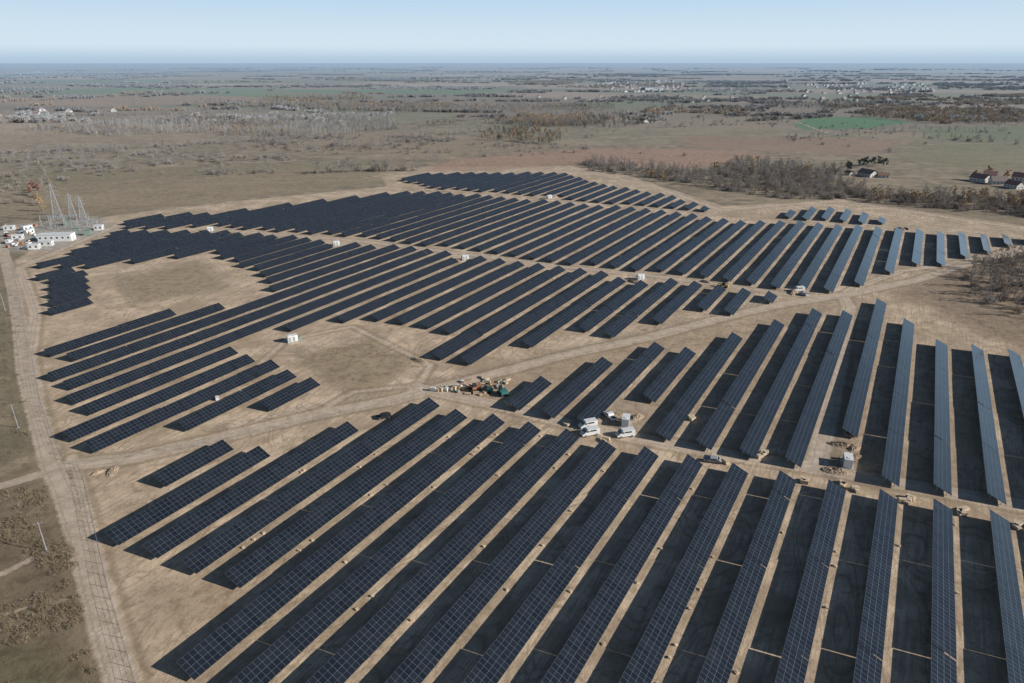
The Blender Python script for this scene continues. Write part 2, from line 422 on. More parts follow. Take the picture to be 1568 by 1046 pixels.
M_olive=plantmat('olive_leaves',(.22,.20,.09),(.30,.26,.125))
M_dark=plantmat('conifer_leaves',(.095,.11,.065),(.13,.14,.08))
M_weed=plantmat('weed_stems',(.26,.205,.13),(.36,.28,.18))
M_copse=plantmat('copse_crowns',(.26,.205,.15),(.36,.29,.22))
M_copse2=plantmat('copse_autumn',(.46,.31,.15),(.52,.36,.20))
def rv():
    v=rng.normal(size=3); return v/np.linalg.norm(v)
def spray(mb,p,d,L,w,mat):
    d=d/np.linalg.norm(d); u=np.cross(d,rv()); u/=np.linalg.norm(u)+1e-9
    a=p+u*w/2; bb=p-u*w/2; c=p+d*L
    mb.face([tuple(a),tuple(bb),tuple(c)],mat)
def leaf(mb,p,sz,mat):
    n=rv(); u=np.cross(n,rv()); u/=np.linalg.norm(u)+1e-9; v=np.cross(n,u)
    k=[(1,0),(0.2,.8),(-1,.1),(-.1,-.7)]
    mb.face([tuple(p+sz*(a*u+b_*v)) for a,b_ in k],mat)
def tree(name,h,cr,mats,leaves=0,leafsz=0.35,twigs=7,w=0.16,low=0.25,ntrunk=1):
    mb=MB()
    for tr in range(ntrunk):
        base=np.array([rng.normal()*(.5*(ntrunk>1)),rng.normal()*(.5*(ntrunk>1)),-0.2])
        lean=np.array([rng.normal()*.06,rng.normal()*.06,1.0]); top=base+lean*h*.88
        mid=(base+top)/2+np.array([rng.normal()*.15,rng.normal()*.15,0])
        w0=h*.035
        mb.beam(base,mid,w0,w0*.65,0,5); mb.beam(mid,top,w0*.65,w0*.15,0,5)
        for k in range(13):
            f=low+(1-low)*(k+rng.random())/13
            o=base+(top-base)*f; a=rng.random()*6.28
            ln=cr*(1.05-.55*f)*(.6+.5*rng.random())
            d=np.array([math.cos(a),math.sin(a),.55+.9*rng.random()]); d/=np.linalg.norm(d)
            e_=o+d*ln; mb.beam(o,e_,w0*.3,w0*.1,0,3)
            for s_ in range(4):
                o2=o+(e_-o)*(.35+.65*rng.random()); d2=d+rv()*.8; d2/=np.linalg.norm(d2); l2=ln*.5
                e2=o2+d2*l2; mb.beam(o2,e2,w0*.12,w0*.05,0,3)
                for q_ in range(twigs):
                    o3=o2+(e2-o2)*rng.random(); spray(mb,o3,d2+rv()*.9+np.array([0,0,.35]),l2*(.4+.5*rng.random()),w,1)
                for q_ in range(leaves):
                    leaf(mb,o2+(e2-o2)*rng.random()+rv()*.45*rng.random(),leafsz*(.6+.7*rng.random()),1)
    return mb.obj(name,mats)
def bush(name,rad_,h,mats,n=260,lf=0,w=0.14):
    mb=MB()
    for k in range(26):
        a=rng.random()*6.28; q=rad_*math.sqrt(rng.random())*.7; o=np.array([q*math.cos(a),q*math.sin(a),-.1])
        e_=o+np.array([math.cos(a)*rad_*.3*rng.random(),math.sin(a)*rad_*.3*rng.random(),h*(.5+.5*rng.random())])
        mb.beam(o,e_,.12*h/3.2,.03*h/3.2,0,3)
        for q_ in range(n//26):
            o3=o+(e_-o)*(.2+.8*rng.random()); spray(mb,o3,rv()+np.array([0,0,.7]),h*.3*(.5+rng.random()),w,1)
        for q_ in range(lf): leaf(mb,o+(e_-o)*(.3+.7*rng.random())+rv()*.4,.3,1)
    return mb.obj(name,mats)
def copse(name,L,W,h,mats,n=520,sz=0.8):
    mb=MB()
    cs=[(rng.uniform(-L/2,L/2),rng.uniform(-W/2,W/2),h*rng.uniform(.45,1.0)) for _ in range(int(L/2.2))]
    for cx,cy,hh in cs:
        mb.beam((cx,cy,-.2),(cx,cy,hh*.8),.5,.15,0,3)
        for q_ in range(n//len(cs)):
            z=hh*(.15+.85*rng.random()); rr=2.6*math.sqrt(max(.05,1-(z/hh-.5)**2*3))
            v=rv(); leaf(mb,np.array([cx+v[0]*rr,cy+v[1]*rr,z]),sz*(.5+.8*rng.random()),1)
    return mb.obj(name,mats)
def scatter(name,proto,pts,smin,smax,align=None):
    if not len(pts): return
    pts=np.array(pts)[:, :2]; n=len(pts)
    a=rng.random(n)*6.283 if align is None else align+math.pi/4+rng.normal(0,.35,n); s_=rng.uniform(smin,smax,n)*0.7071
    vs=np.zeros((n,4,3))
    for k in range(4):
        vs[:,k,0]=pts[:,0]+s_*np.cos(a+k*math.pi/2); vs[:,k,1]=pts[:,1]+s_*np.sin(a+k*math.pi/2)
    me=bpy.data.meshes.new(name); me.from_pydata(vs.reshape(-1,3).tolist(),[],np.arange(4*n).reshape(-1,4).tolist()); me.update()
    o=bpy.data.objects.new(name,me); col.objects.link(o)
    o.instance_type='FACES'; o.use_instance_faces_scale=True; o.instance_faces_scale=1.0
    o.show_instancer_for_render=False; o.show_instancer_for_viewport=False
    proto.parent=o
def inpoly(poly,n,clump=0):
    pts=np.array([P(x,y) for x,y in poly]); lo=pts.min(0); hi=pts.max(0); out=[]
    while len(out)<n:
        c=rng.uniform(lo,hi,(4*n,2)); d=sdist(poly,c[:,0],c[:,1]); ok=d>0
        if clump:
            x_,y_=c[:,0],c[:,1]
            f=np.sin(x_/clump+1.3*np.sin(y_/clump*.9))+np.sin(y_/(clump*.7)+x_/(clump*2.3))+.6*np.sin(x_/(clump*.33)+2)*np.sin(y_/(clump*.29))
            ok&=f+rng.normal(0,.35,len(f))>.35
        out+=list(c[ok])
    return out[:n]
def along(pl,n,sd):
    pts=np.array([P(x,y) for x,y in pl]); seg=np.linalg.norm(np.diff(pts,axis=0),axis=1); cum=np.concatenate([[0],np.cumsum(seg)])
    u=rng.uniform(0,cum[-1],n)
    return list(np.stack([np.interp(u,cum,pts[:,0])+rng.normal(0,sd,n),np.interp(u,cum,pts[:,1])+rng.normal(0,sd,n)],1))
def split(pts,k):
    idx=rng.permutation(len(pts)); return [[pts[i] for i in idx[q::k]] for q in range(k)]
L_bare=[];L_grey=[];L_birch=[];L_or=[];L_ol=[];L_bush=[]
W1=[(890,250),(940,250),(1060,266),(1120,258),(1230,262),(1300,280),(1335,300),(1290,306),(1200,306),(1100,290),(1000,273),(905,262)]
a=inpoly(W1,1000); L_bare+=a[:250]; L_grey+=a[250:480]; L_bush+=a[480:]
a=inpoly([(1100,262),(1130,248),(1290,262),(1290,280),(1180,275)],260); L_grey+=a[:150]; L_birch+=a[150:190]; L_bare+=a[190:240]; L_or+=a[240:]
a=inpoly([(1300,296),(1450,302),(1640,312),(1640,340),(1450,322),(1330,310)],420); L_bush+=a[:220]; L_bare+=a[220:320]; L_or+=a[320:350]; L_grey+=a[350:]
a=inpoly([(1468,425),(1490,405),(1568,395),(1700,400),(1700,520),(1568,485),(1500,462)],260); L_bare+=a[:50]; L_grey+=a[50:170]; L_bush+=a[170:]
gp=[(0,200),(230,186),(340,180),(600,180),(612,198),(480,214),(380,208),(240,210),(0,207)]
a=inpoly(gp,1000,55); L_birch+=a[:650]; L_grey+=a[650:]
a=inpoly(gp,1300,40); L_birch+=a[:150]; L_grey+=a[150:700]; L_bare+=a[700:1000]; L_bush+=a[1000:1200]; L_or+=a[1200:]
a=inpoly([(300,154),(600,163),(940,160),(940,170),(600,174),(300,162)],1900); L_bare+=a[:800]; L_grey+=a[800:1400]; L_or+=a[1400:1740]; L_birch+=a[1740:]
a=inpoly([(400,150),(560,148),(575,154),(420,158)],300); L_or+=a[:220]; L_ol+=a[220:]
a=inpoly([(650,192),(820,184),(930,180),(940,190),(760,200)],650,45); L_bare+=a[:300]; L_grey+=a[300:520]; L_or+=a[520:]
a=inpoly([(730,215),(760,195),(870,205),(850,222)],220); L_or+=a[:80]; L_grey+=a[80:170]; L_ol+=a[170:]
a=inpoly([(860,195),(900,180),(1000,178),(1010,190),(930,200)],220); L_ol+=a[:80]; L_grey+=a[80:150]; L_bare+=a[150:]
a=inpoly([(1310,172),(1400,168),(1640,178),(1640,192),(1430,190),(1320,180)],900); L_or+=a[:600]; L_bare+=a[600:780]; L_ol+=a[780:]
a=inpoly([(1170,160),(1320,158),(1340,166),(1180,168)],350); L_bare+=a[:200]; L_ol+=a[200:260]; L_grey+=a[260:]
a=inpoly([(300,210),(480,205),(700,212),(720,228),(560,230),(420,222)],300,30); L_bush+=a[:180]; L_grey+=a[180:]
for pl,n,sd in(([(470,266),(560,262),(640,262)],90,3),([(90,252),(200,256),(330,246)],60,6),([(0,250),(60,246),(160,240)],40,8),([(620,214),(700,205),(760,200)],60,6),
    ([(1010,196),(1100,192),(1200,190)],60,4),([(300,270),(420,262)],25,4),([(640,248),(830,236),(920,232)],20,4),([(1400,210),(1568,222)],45,5),
    ([(0,235),(250,226),(420,214)],120,6),([(1200,215),(1400,200),(1568,205)],80,5),([(620,190),(800,180),(1000,172)],160,7),([(0,178),(200,176),(420,170)],200,10)):
    a=along(pl,n,sd); k=len(a)//3; L_bush+=a[:k]; L_grey+=a[k:]
a=inpoly([(-40,320),(-40,270),(50,262),(120,250),(110,270),(60,318)],70); L_grey+=a[:25]; L_bush+=a[25:]
L_bush+=inpoly([(0,260),(600,225),(620,250),(100,290)],70,25)+inpoly([(0,235),(600,205),(900,225),(560,240),(0,262)],220,25)
L_grey+=inpoly([(0,235),(600,208),(560,225),(0,245)],100,30)
L_bare+=inpoly([(0,150),(1568,150),(1568,200),(0,215)],300,60); L_bush+=inpoly([(0,150),(1568,150),(1568,230),(1100,240),(0,225)],400,60)
copsepts=[];copse2=[];cb=[]
for k in range(300):
    d=10**rng.uniform(math.log10(1300),math.log10(15000)); an=rng.uniform(-44,44); cx,cy=d*math.sin(R(an)),d*math.cos(R(an))
    wood=rng.random()<.3
    ln=rng.lognormal(0,.6)*.22*d**.5*20; o=R(-8)+rng.normal(0,.3)+(math.pi/2 if rng.random()<.15 else 0)
    w=rng.uniform(25,70)*(1+d/9000) if wood else rng.choice([2,4,9]); n=int(ln/(12 if not wood else 4))+2
    u=rng.uniform(-ln/2,ln/2,n); v=rng.normal(0,w,len(u))
    if not wood: v=v+np.sin(u/ln*3)*ln*.06*rng.normal()
    pp=list(np.stack([cx+u*np.cos(o)-v*np.sin(o),cy+u*np.sin(o)+v*np.cos(o)],1))
    pp=[p_ for p_ in pp if p_[1]>1250]
    q_=rng.random(); (copse2 if q_<.27 else (cb if q_<.40 else copsepts)).extend(pp)
for poly,n,L_ in(([(560,121),(820,118),(830,122),(560,126)],420,copsepts),([(100,130),(420,128),(560,132),(420,136),(120,136)],420,copsepts),([(250,124),(560,122),(560,125),(250,127)],200,copse2),
    ([(1080,126),(1200,124),(1210,134),(1090,137)],260,copsepts),([(1430,128),(1640,124),(1640,138),(1440,140)],420,copsepts),([(1300,150),(1568,146),(1568,152),(1320,156)],200,copse2),([(0,118),(250,116),(260,119),(0,122)],260,copsepts)):
    L_.extend(inpoly(poly,n,150))
red=[P(50,292),P(48,298),P(58,296),P(46,300)]
print('trees',len(L_bare),len(L_grey),len(L_birch),len(L_or),len(L_ol),len(L_bush),'copse',len(copsepts),len(copse2),len(cb))
for k,pts in enumerate(split(L_bare,2)): scatter('brown_tree_woodland',tree('tree',8.0,3.0,[M_bark,M_tw_brown],w=.13),pts,.7,1.25)
for k,pts in enumerate(split(L_grey,2)): scatter('grey_tree_woodland',tree('tree',9.0,2.8,[M_bark,M_tw_grey],w=.13),pts,.7,1.3)
for k,pts in enumerate(split(L_birch,2)): scatter('birch_woodland',tree('tree',10.5,2.4,[M_birch,M_birch],w=.2),pts,.6,1.3)
scatter('autumn_tree_woodland',tree('tree',9,2.8,[M_bark,M_orange],leaves=7,twigs=3),L_or,.7,1.2)
scatter('olive_tree_woodland',tree('tree',8.5,3.2,[M_bark,M_olive],leaves=9,twigs=2,leafsz=.42,low=.12),L_ol,.7,1.2)
scatter('rust_tree_group',tree('tree',8,3,[M_bark,M_red],leaves=10,twigs=3,leafsz=.4,low=.1),red,.8,1.1)
for k,pts in enumerate(split(L_bush,2)): scatter('shrub_thicket',bush('shrub',2.6,3.2,[M_bark,[M_tw_brown,M_tw_grey][k]]),pts,.6,1.5)
a_,b_=split(copsepts,2)
scatter('distant_tree_belts',copse('copse',18,8,8,[M_bark,M_copse]),a_,.5,1.2,R(-8))
scatter('distant_tree_belts',copse('copse',22,8,8,[M_bark,M_copse]),b_,.5,1.3,R(-8))
scatter('distant_autumn_belts',copse('copse',18,8,8,[M_bark,M_copse2]),copse2,.5,1.2,R(-8))
scatter('distant_pale_belts',copse('copse',18,8,9,[M_bark,M_birch]),cb,.5,1.2,R(-8))
a=inpoly([(-60,440),(25,440),(45,640),(60,700),(-60,720)],220)+inpoly([(-60,760),(75,745),(115,850),(150,1046),(180,1150),(-200,1150)],1400,4)
scatter('weed_scrub',bush('weed',.6,.5,[M_weed,M_weed],n=80,w=.05),a,.5,1.9)
a=inpoly([(180,425),(315,405),(345,438),(210,462)],90,8)+inpoly([(465,545),(565,522),(620,558),(550,598)],110,6)+inpoly([(1360,450),(1490,400),(1640,400),(1640,560),(1500,515)],220,8)
scatter('dry_weed_patch',bush('weed',.6,.4,[M_weed,M_weed],n=60,w=.05),a,.4,1.4)
def single(nm,px,py,**k):
    o=tree(nm,**k); x,y=P(px,py); o.location=(x,y,0); o.rotation_euler=(0,0,rng.random()*6)
for px,py,h in((64,324,12),(58,312,8)): single('autumn_tree',px,py,h=h,cr=3.0,mats=[M_bark,M_orange],leaves=9,twigs=3,low=.08)
for px,py,h in((1487,440,10),(1520,452,9),(1500,428,9)): single('bare_tree',px,py,h=h,cr=3.4,mats=[M_bark,M_tw_grey],w=.1,twigs=9)
for px,py in((1318,256),(1326,254),(1336,254),(1345,253),(1352,256),(1300,262)): single('olive_tree',px,py,h=8.5,cr=5,mats=[M_bark,[M_dark,M_olive][px%2]],leaves=14,twigs=2,leafsz=.6,low=.05)
for px,py in((995,272),(1012,278),(1095,262),(1298,260),(1490,276),(1512,268),(1540,276)): single('autumn_tree',px,py,h=9,cr=4,mats=[M_bark,M_orange],leaves=9,twigs=3,leafsz=.5,low=.08)
# ---------------------------------------------------------------- materials for built things
M_white=simple('white_paint',(.78,.78,.76),.5,var=.05)
M_grey=simple('grey_metal',(.35,.36,.37),.5)
M_dk=simple('dark_glass',(.02,.025,.03),.15,spec=.6)
M_tyre=simple('rubber',(.02,.02,.02),.9)
M_conc=simple('concrete',(.40,.38,.34),.9)
M_tile=simple('red_tiles',(.30,.15,.105),.8)
M_tile2=simple('brown_tiles',(.24,.17,.13),.8)
M_plast=simple('render_wall',(.64,.61,.55),.9)
M_wood=simple('timber',(.48,.37,.25),.8)
M_card=simple('cardboard',(.62,.50,.36),.85)
M_teal=simple('teal_paint',(.05,.20,.18),.5)
M_org=simple('orange_paint',(.42,.17,.08),.5)
M_yel=simple('yellow_paint',(.55,.38,.10),.5)
M_green=simple('transformer_green',(.22,.27,.22),.6)
M_rub=simple('excavated_soil',(.38,.28,.19),.95,var=.3)
M_pyl=simple('weathered_galvanising',(.36,.37,.38),.6)
def part(e,name,mb,mats): return mb.obj(name,mats,parent=e)
def house(name,px,py,rz,w,l,h,roof,wall=M_plast):
    x,y=P(px,py); e=empty(name,(x,y,0),rz)
    mb=MB(); mb.box((0,0,h/2-.1),(w,l,h+.2)); 
    mb.face([(-w/2,-l/2,h),(w/2,-l/2,h),(0,-l/2,h+w*.38)]); mb.face([(w/2,l/2,h),(-w/2,l/2,h),(0,l/2,h+w*.38)])
    part(e,'walls',mb,[wall])
    mb=MB(); o=.5
    for sx in(-1,1):
        rp=[(0,-l/2-o,h+w*.38+.12),(0,l/2+o,h+w*.38+.12),(sx*(w/2+o),l/2+o,h-.2),(sx*(w/2+o),-l/2-o,h-.2)]
        mb.face(rp if sx<0 else rp[::-1]); mb.face([(a_,b_,c_-.12) for a_,b_,c_ in (rp[::-1] if sx<0 else rp)])
    part(e,'roof',mb,[roof])
    mb=MB()
    n=max(2,int(l/3))
    for sx in(-1,1):
        for k in range(n): mb.box((sx*(w/2+.01),-l/2+l*(k+.5)/n,1.5),(.06,1.1,1.2))
    for sy in(-1,1): mb.box((w*.2,sy*(l/2+.01),1.5),(1.1,.06,1.2))
    part(e,'windows',mb,[M_dk])
    mb=MB(); mb.box((-w*.2,-l/2-.02,1.05),(1.0,.08,2.1)); part(e,'door',mb,[M_wood])
    mb=MB(); mb.box((w*.15,l*.2,h+w*.38+.2),(.6,.6,1.6)); part(e,'chimney',mb,[M_tile])
for a in((1328,270,.3,9,16,3.2,M_tile2),(1352,272,1.2,6,9,2.6,M_tile),(1272,266,1.0,6,12,2.5,M_tile2),(1500,278,.4,9,14,3.5,M_tile),(1527,282,1.4,9,12,3.5,M_tile2),
    (1552,288,.2,8,13,3.3,M_tile),(1515,272,1.0,8,10,3.2,M_tile),(1562,276,.7,9,12,3.4,M_tile),(1300,268,.2,5,8,2.4,M_tile),(985,188,.3,10,22,3.5,M_tile),(968,190,1.3,9,14,3,M_tile2),(1000,186,1.5,8,18,3,M_tile2)):
    house('farm_house',*a)
def village(name,poly,n):
    mb=MB()
    for x,y in inpoly(poly,n):
        w,l,h=rng.uniform(7,10),rng.uniform(9,14),rng.uniform(3,4.5); rz=rng.choice([.2,1.77])+rng.normal(0,.1)
        mt=int(rng.choice([0,0,3])); mb.box((x,y,h/2),(w,l,h),rz,mt)
        co_,si_=math.cos(rz),math.sin(rz); T=lambda a,b,c:(x+a*co_-b*si_,y+a*si_+b*co_,c)
        rm=int(rng.choice([1,1,2])); hr=h+w*.4
        mb.face([T(-w/2-.4,-l/2,h-.1),T(0,-l/2,hr),T(0,l/2,hr),T(-w/2-.4,l/2,h-.1)],rm); mb.face([T(w/2+.4,-l/2,h-.1),T(w/2+.4,l/2,h-.1),T(0,l/2,hr),T(0,-l/2,hr)],rm)
        mb.face([T(-w/2,-l/2,h),T(w/2,-l/2,h),T(0,-l/2,hr-.2)],mt); mb.face([T(-w/2,l/2,h),T(w/2,l/2,h),T(0,l/2,hr-.2)],mt)
        mb.box(T(w/2,0,h*.5),(.1,1.2,1.2),rz,4)
    mb.obj(name,[M_plast,M_tile,M_tile2,M_white,M_dk])
village('distant_village',[(905,130),(940,123),(1040,124),(1060,137),(960,143)],130)
village('distant_village',[(1200,134),(1250,127),(1420,128),(1430,142),(1230,145)],80)
village('distant_village',[(20,172),(180,165),(200,172),(30,180)],8)
village('distant_village',[(590,150),(680,146),(1400,148),(1500,155),(1060,158)],22)
mb=MB(); x,y=P(1000,138); mb.box((x,y,5),(70,30,10),0.1); mb.box((x,y,10.6),(72,32,1.2),.1,1); [mb.box((x-30+k*8,y-15.1,6),(4,.2,2.5),0,2) for k in range(8)]
mb.obj('warehouse_building',[M_white,M_grey,M_dk])
def inverter(px,py,rz,L=3.8):
    x,y=P(px,py); e=empty('inverter_station',(x,y,0),rz)
    mb=MB(); mb.box((.6,0,.06),(L+2.2,3.2,.12),mat=0); part(e,'concrete_pad',mb,[M_conc])
    mb=MB(); mb.box((0,0,1.4),(L,2.0,2.4))
    for k in range(int(L/.5)): mb.box((-L/2+.25+k*.5,1.02,1.4),(.2,.05,2.2)); mb.box((-L/2+.25+k*.5,-1.02,1.4),(.2,.05,2.2))
    part(e,'container_body',mb,[M_white])
    mb=MB(); mb.box((0,0,2.66),(L+.2,2.2,.12)); mb.box((-L*.25,0,2.8),(.8,.8,.16)); part(e,'roof',mb,[M_white])
    mb=MB()
    for k in(-.3,.1): mb.box((L*k,-1.08,1.3),(.9,.06,1.9)); mb.box((L*k+.1,1.08,1.6),(.9,.06,.8))
    part(e,'doors',mb,[M_grey])
    mb=MB(); mb.box((L/2+.8,0,.85),(1.1,1.4,1.3))
    for k in range(5): mb.box((L/2+.42+k*.18,.8,.85),(.06,.25,1.0))
    part(e,'transformer',mb,[M_green])
for px,py,rz in((322,354,.5),(515,376,.5),(712,398,.5),(841,304,.5),(980,428,.5),(448,523,.6),(1297,712,1.2),(958,650,1.3)): inverter(px,py,rz)
def mound(px,py,L,W,h):
    x,y=P(px,py); n=22; vs=[];fs=[]
    for i_ in range(n):
        for j_ in range(n):
            u=i_/(n-1)*2-1; v=j_/(n-1)*2-1; q_=max(0,1-u*u-v*v)
            vs.append((u*L/2,v*W/2,h*q_*(.6+.7*rng.random())-.03))
    for i_ in range(n-1):
        for j_ in range(n-1): k=i_*n+j_; fs.append([k,k+n,k+n+1,k+1])
    me=bpy.data.meshes.new('soil_mound'); me.from_pydata(vs,[],fs); me.materials.append(M_rub); o=bpy.data.objects.new('soil_mound',me); col.objects.link(o); o.location=(x,y,0); o.rotation_euler=(0,0,rng.random()*3)
for a in((700,400,9,4,1.2),(722,400,8,3,1.0),(850,302,12,5,1.6),(832,306,8,4,1.2),(970,432,8,4,1),(1288,682,8,3,.9),(1308,686,6,3,.8),(1280,722,8,4,.9),(975,640,6,3,1),(940,635,6,3,.8),
    (1080,432,6,3,1),(1215,448,10,4,1.2),(1380,352,14,6,1.6),(640,552,8,3,.7),(500,380,8,4,1),(172,722,6,3,.6),(1190,300,12,5,1.2),(150,724,4,2,.5),(1312,700,4,2,.7),(1300,668,5,2,.6)): mound(*a)
def van(name,px,py,rz,body,kind='van'):
    x,y=P(px,py); e=empty(name,(x,y,0),rz)
    if kind=='van': L,W,prof=5.4,2.0,[(-2.7,.45),(2.65,.45),(2.7,.95),(2.05,1.25),(1.35,2.1),(1.0,2.3),(-2.6,2.35),(-2.7,2.1)]
    elif kind=='car': L,W,prof=4.4,1.8,[(-2.2,.35),(2.15,.35),(2.2,.75),(1.2,.95),(.5,1.45),(-1.2,1.5),(-2.0,1.0),(-2.2,.85)]
    else: L,W,prof=5.2,1.9,[(-2.6,.5),(2.55,.5),(2.6,1.0),(1.5,1.15),(.9,1.75),(-.5,1.78),(-.8,1.15),(-2.6,1.15)]
    mb=MB(); mb.extrude_profile(prof,W); o=part(e,'body',mb,[body])
    bv=o.modifiers.new('b','BEVEL'); bv.width=.08; bv.segments=2
    mb=MB()
    if kind=='van':
        mb.box((0,1.72,1.7),(1.7,.5,.62)); [mb.box((s_*(W/2+.01),1.1,1.75),(.03,.9,.5)) for s_ in(-1,1)]; [mb.box((s_*(W/2+.01),-.6,1.8),(.03,2.0,.45)) for s_ in(-1,1)]; mb.box((0,-2.7,1.8),(1.5,.06,.5))
    elif kind=='car':
        mb.box((0,.86,1.2),(1.5,.5,.34)); [mb.box((s_*(W/2+.01),-.3,1.22),(.03,1.7,.34)) for s_ in(-1,1)]; mb.box((0,-1.6,1.25),(1.4,.5,.3))
    else:
        mb.box((0,1.2,1.45),(1.6,.45,.42)); [mb.box((s_*(W/2+.01),.2,1.48),(.03,1.1,.38)) for s_ in(-1,1)]; mb.box((0,-1.7,1.17),(1.5,1.5,.06))
    part(e,'windows',mb,[M_dk])
    k=1
    for sx in(-1,1):
        for yy in(-L*.32,L*.31):
            mb=MB(); mb.beam((sx*(W/2-.22),yy,.36),(sx*(W/2+.03),yy,.36),.74,n=14); mb.beam((sx*(W/2+.0),yy,.36),(sx*(W/2+.05),yy,.36),.38,n=10,mat=1)
            part(e,'wheel_%d'%k,mb,[M_tyre,M_grey]); k+=1
van('white_van',900,654,1.9,M_white); van('white_van',903,666,1.9,M_white); van('white_van',957,668,1.8,M_white); van('dark_car',1090,707,1.3,M_grey,'car')
van('white_pickup',934,640,.4,M_white,'pickup'); van('dark_car',1230,452,.5,M_grey,'car'); van('white_van',1222,446,1.7,M_white)
van('dark_car',588,640,1.9,M_tyre,'car'); van('dark_car',1385,352,1.0,M_tyre,'car')
van('white_van',15,372,.2,M_white); van('dark_car',40,382,1.4,M_grey,'car'); van('white_pickup',20,377,1.4,M_white,'pickup')
def excavator(px,py,rz,mat):
    x,y=P(px,py); e=empty('excavator',(x,y,0),rz)
    mb=MB(); mb.extrude_profile([(-1.8,.1),(1.8,.1),(2.1,.45),(1.8,.85),(-1.8,.85),(-2.1,.45)],.55)
    mb2=MB()
    for sx in(-1.05,1.05):
        mb2.v+= [(a_+sx,b_,c_) for a_,b_,c_ in mb.v]; off=len(mb2.v)-len(mb.v)
        for f_ in mb.f: mb2.f.append([k+off for k in f_]); mb2.m.append(0)
    part(e,'tracks',mb2,[M_tyre])
    mb=MB(); mb.box((0,-.4,1.35),(2.4,3.2,.9)); part(e,'body',mb,[mat])
    mb=MB(); mb.box((-.65,.5,2.3),(.95,1.4,1.3),taper=.85); part(e,'cab',mb,[M_dk])
    mb=MB(); mb.beam((.3,1,1.6),(.3,3.2,3.9),.5,.4); mb.beam((.3,3.2,3.9),(.3,5.4,2.6),.4,.3); mb.beam((.3,5.4,2.6),(.3,5.7,1.0),.3,.2); part(e,'boom',mb,[mat])
    mb=MB(); mb.box((.3,5.6,.7),(1.1,.8,.7),taper=.7); part(e,'bucket',mb,[M_grey])
excavator(728,598,1.9,M_org); excavator(770,604,.4,M_teal)
def tele(px,py,rz,mat):
    x,y=P(px,py); e=empty('telehandler',(x,y,0),rz)
    mb=MB(); mb.extrude_profile([(-2.2,.6),(2.0,.6),(2.1,1.1),(1.0,1.3),(-2.2,1.5)],1.5); part(e,'chassis',mb,[mat])
    mb=MB(); mb.box((-.55,0,1.9),(.9,1.4,1.2),taper=.85); part(e,'cab',mb,[M_dk])
    mb=MB(); mb.beam((.4,-1.9,1.9),(.4,3.4,1.2),.35,.28); mb.box((.4,3.6,.9),(1.2,.1,.8)); [mb.box((.4+s_,4.2,.55),(.12,1.2,.06)) for s_ in(-.35,.35)]; part(e,'boom',mb,[mat])
    for k,(sx,yy) in enumerate(((-.95,-1.4),(.95,-1.4),(-.95,1.4),(.95,1.4))):
        mb=MB(); mb.beam((sx-.2,yy,.55),(sx+.2,yy,.55),1.1,n=14); part(e,'wheel_%d'%(k+1),mb,[M_tyre])
tele(745,600,1.2,M_teal); tele(1108,440,1,M_yel); tele(12,362,1,M_org)
def pallet(px,py,rz,n=3,mt=None,nm='pallet_stack'):
    x,y=P(px,py); mb=MB(); z=0
    for k in range(3): mb.box((-.45+.45*k,0,.05),(.12,2.0,.1),mat=0)
    for k in range(6): mb.box((0,-.9+.36*k,.115),(1.15,.16,.026),mat=0)
    z=.14
    for k in range(n):
        mb.box((rng.normal()*.03,rng.normal()*.03,z+.14),(1.05,1.95,.27),mat=1); z+=.285
    o=mb.obj(nm,[M_wood,mt or M_card]); o.location=(x,y,0); o.rotation_euler=(0,0,rz)
for px,py in((1166,699),(1172,695),(1234,738),(1310,751),(1388,769),(1392,766),(1470,788),(1476,785),(1560,805),(1290,745),(1060,640),
    (905,640),(870,650),(1092,700),(1110,706),(780,618),(925,676)):
    for q_ in range(2): pallet(px+rng.normal()*3,py+rng.normal()*1.5,rng.random()*3,int(rng.integers(2,4)))
for k in range(16): pallet(664+k*5+rng.normal(),600-k*.6+rng.normal()*1.2,R(60)+rng.normal()*.2,int(rng.integers(3,6)),M_card if k%4 else M_white)
for k in range(14): pallet(720+rng.normal()*14,594+rng.normal()*6,rng.random()*3,int(rng.integers(1,3)),[M_card,M_wood,M_teal,M_card,M_white,M_rub][k%6],'crate_stack')
for k in range(18): pallet(750+rng.normal()*14,590+rng.normal()*6,rng.random()*3,2,[M_card,M_rub][k%2])
pallet(333,612,.5,3,M_white)
for k in range(90):
    kk=int(rng.integers(-1,13)); r_=rA(kk)+3.0+rng.normal()*.2; s_=rng.uniform(70,230)
    far=s_at(rA(kk),Arows[kk][1])
    if s_>far: continue
    x,y=xy(r_,s_); mb=MB(); mb.box((0,0,.12),(.4+.4*rng.random(),.6,.24),mat=0); mb.box((.1,.1,.29),(.3,.5,.08),mat=0)
    o=mb.obj('cardboard_pile',[M_card]); o.location=(x,y,0); o.rotation_euler=(0,0,rng.random()*3)
def fence(px,step=4.0,name='perimeter_fence'):
    pts=[P(x,y) for x,y in px]; mb=MB()
    for (x0,y0),(x1,y1) in zip(pts,pts[1:]):
        L=math.hypot(x1-x0,y1-y0); n=max(1,int(L/step))
        for k in range(n):
            f=k/n; mb.beam((x0+(x1-x0)*f,y0+(y1-y0)*f,0),(x0+(x1-x0)*f,y0+(y1-y0)*f,2.1),.09)
        for z in(.1,.7,1.3,2.0): mb.beam((x0,y0,z),(x1,y1,z),.035,n=3)
    mb.obj(name,[M_steel])
fence([(222,1180),(208,1046),(165,900),(128,735),(118,712)]); fence([(100,706),(85,680),(60,610),(42,510),(22,405),(90,378),(170,335),(440,298),(590,282)])
fence([(118,712),(330,680),(480,645),(600,622),(700,590)]); fence([(330,662),(480,628),(640,592),(740,570),(1000,508),(1130,474),(1200,460)])
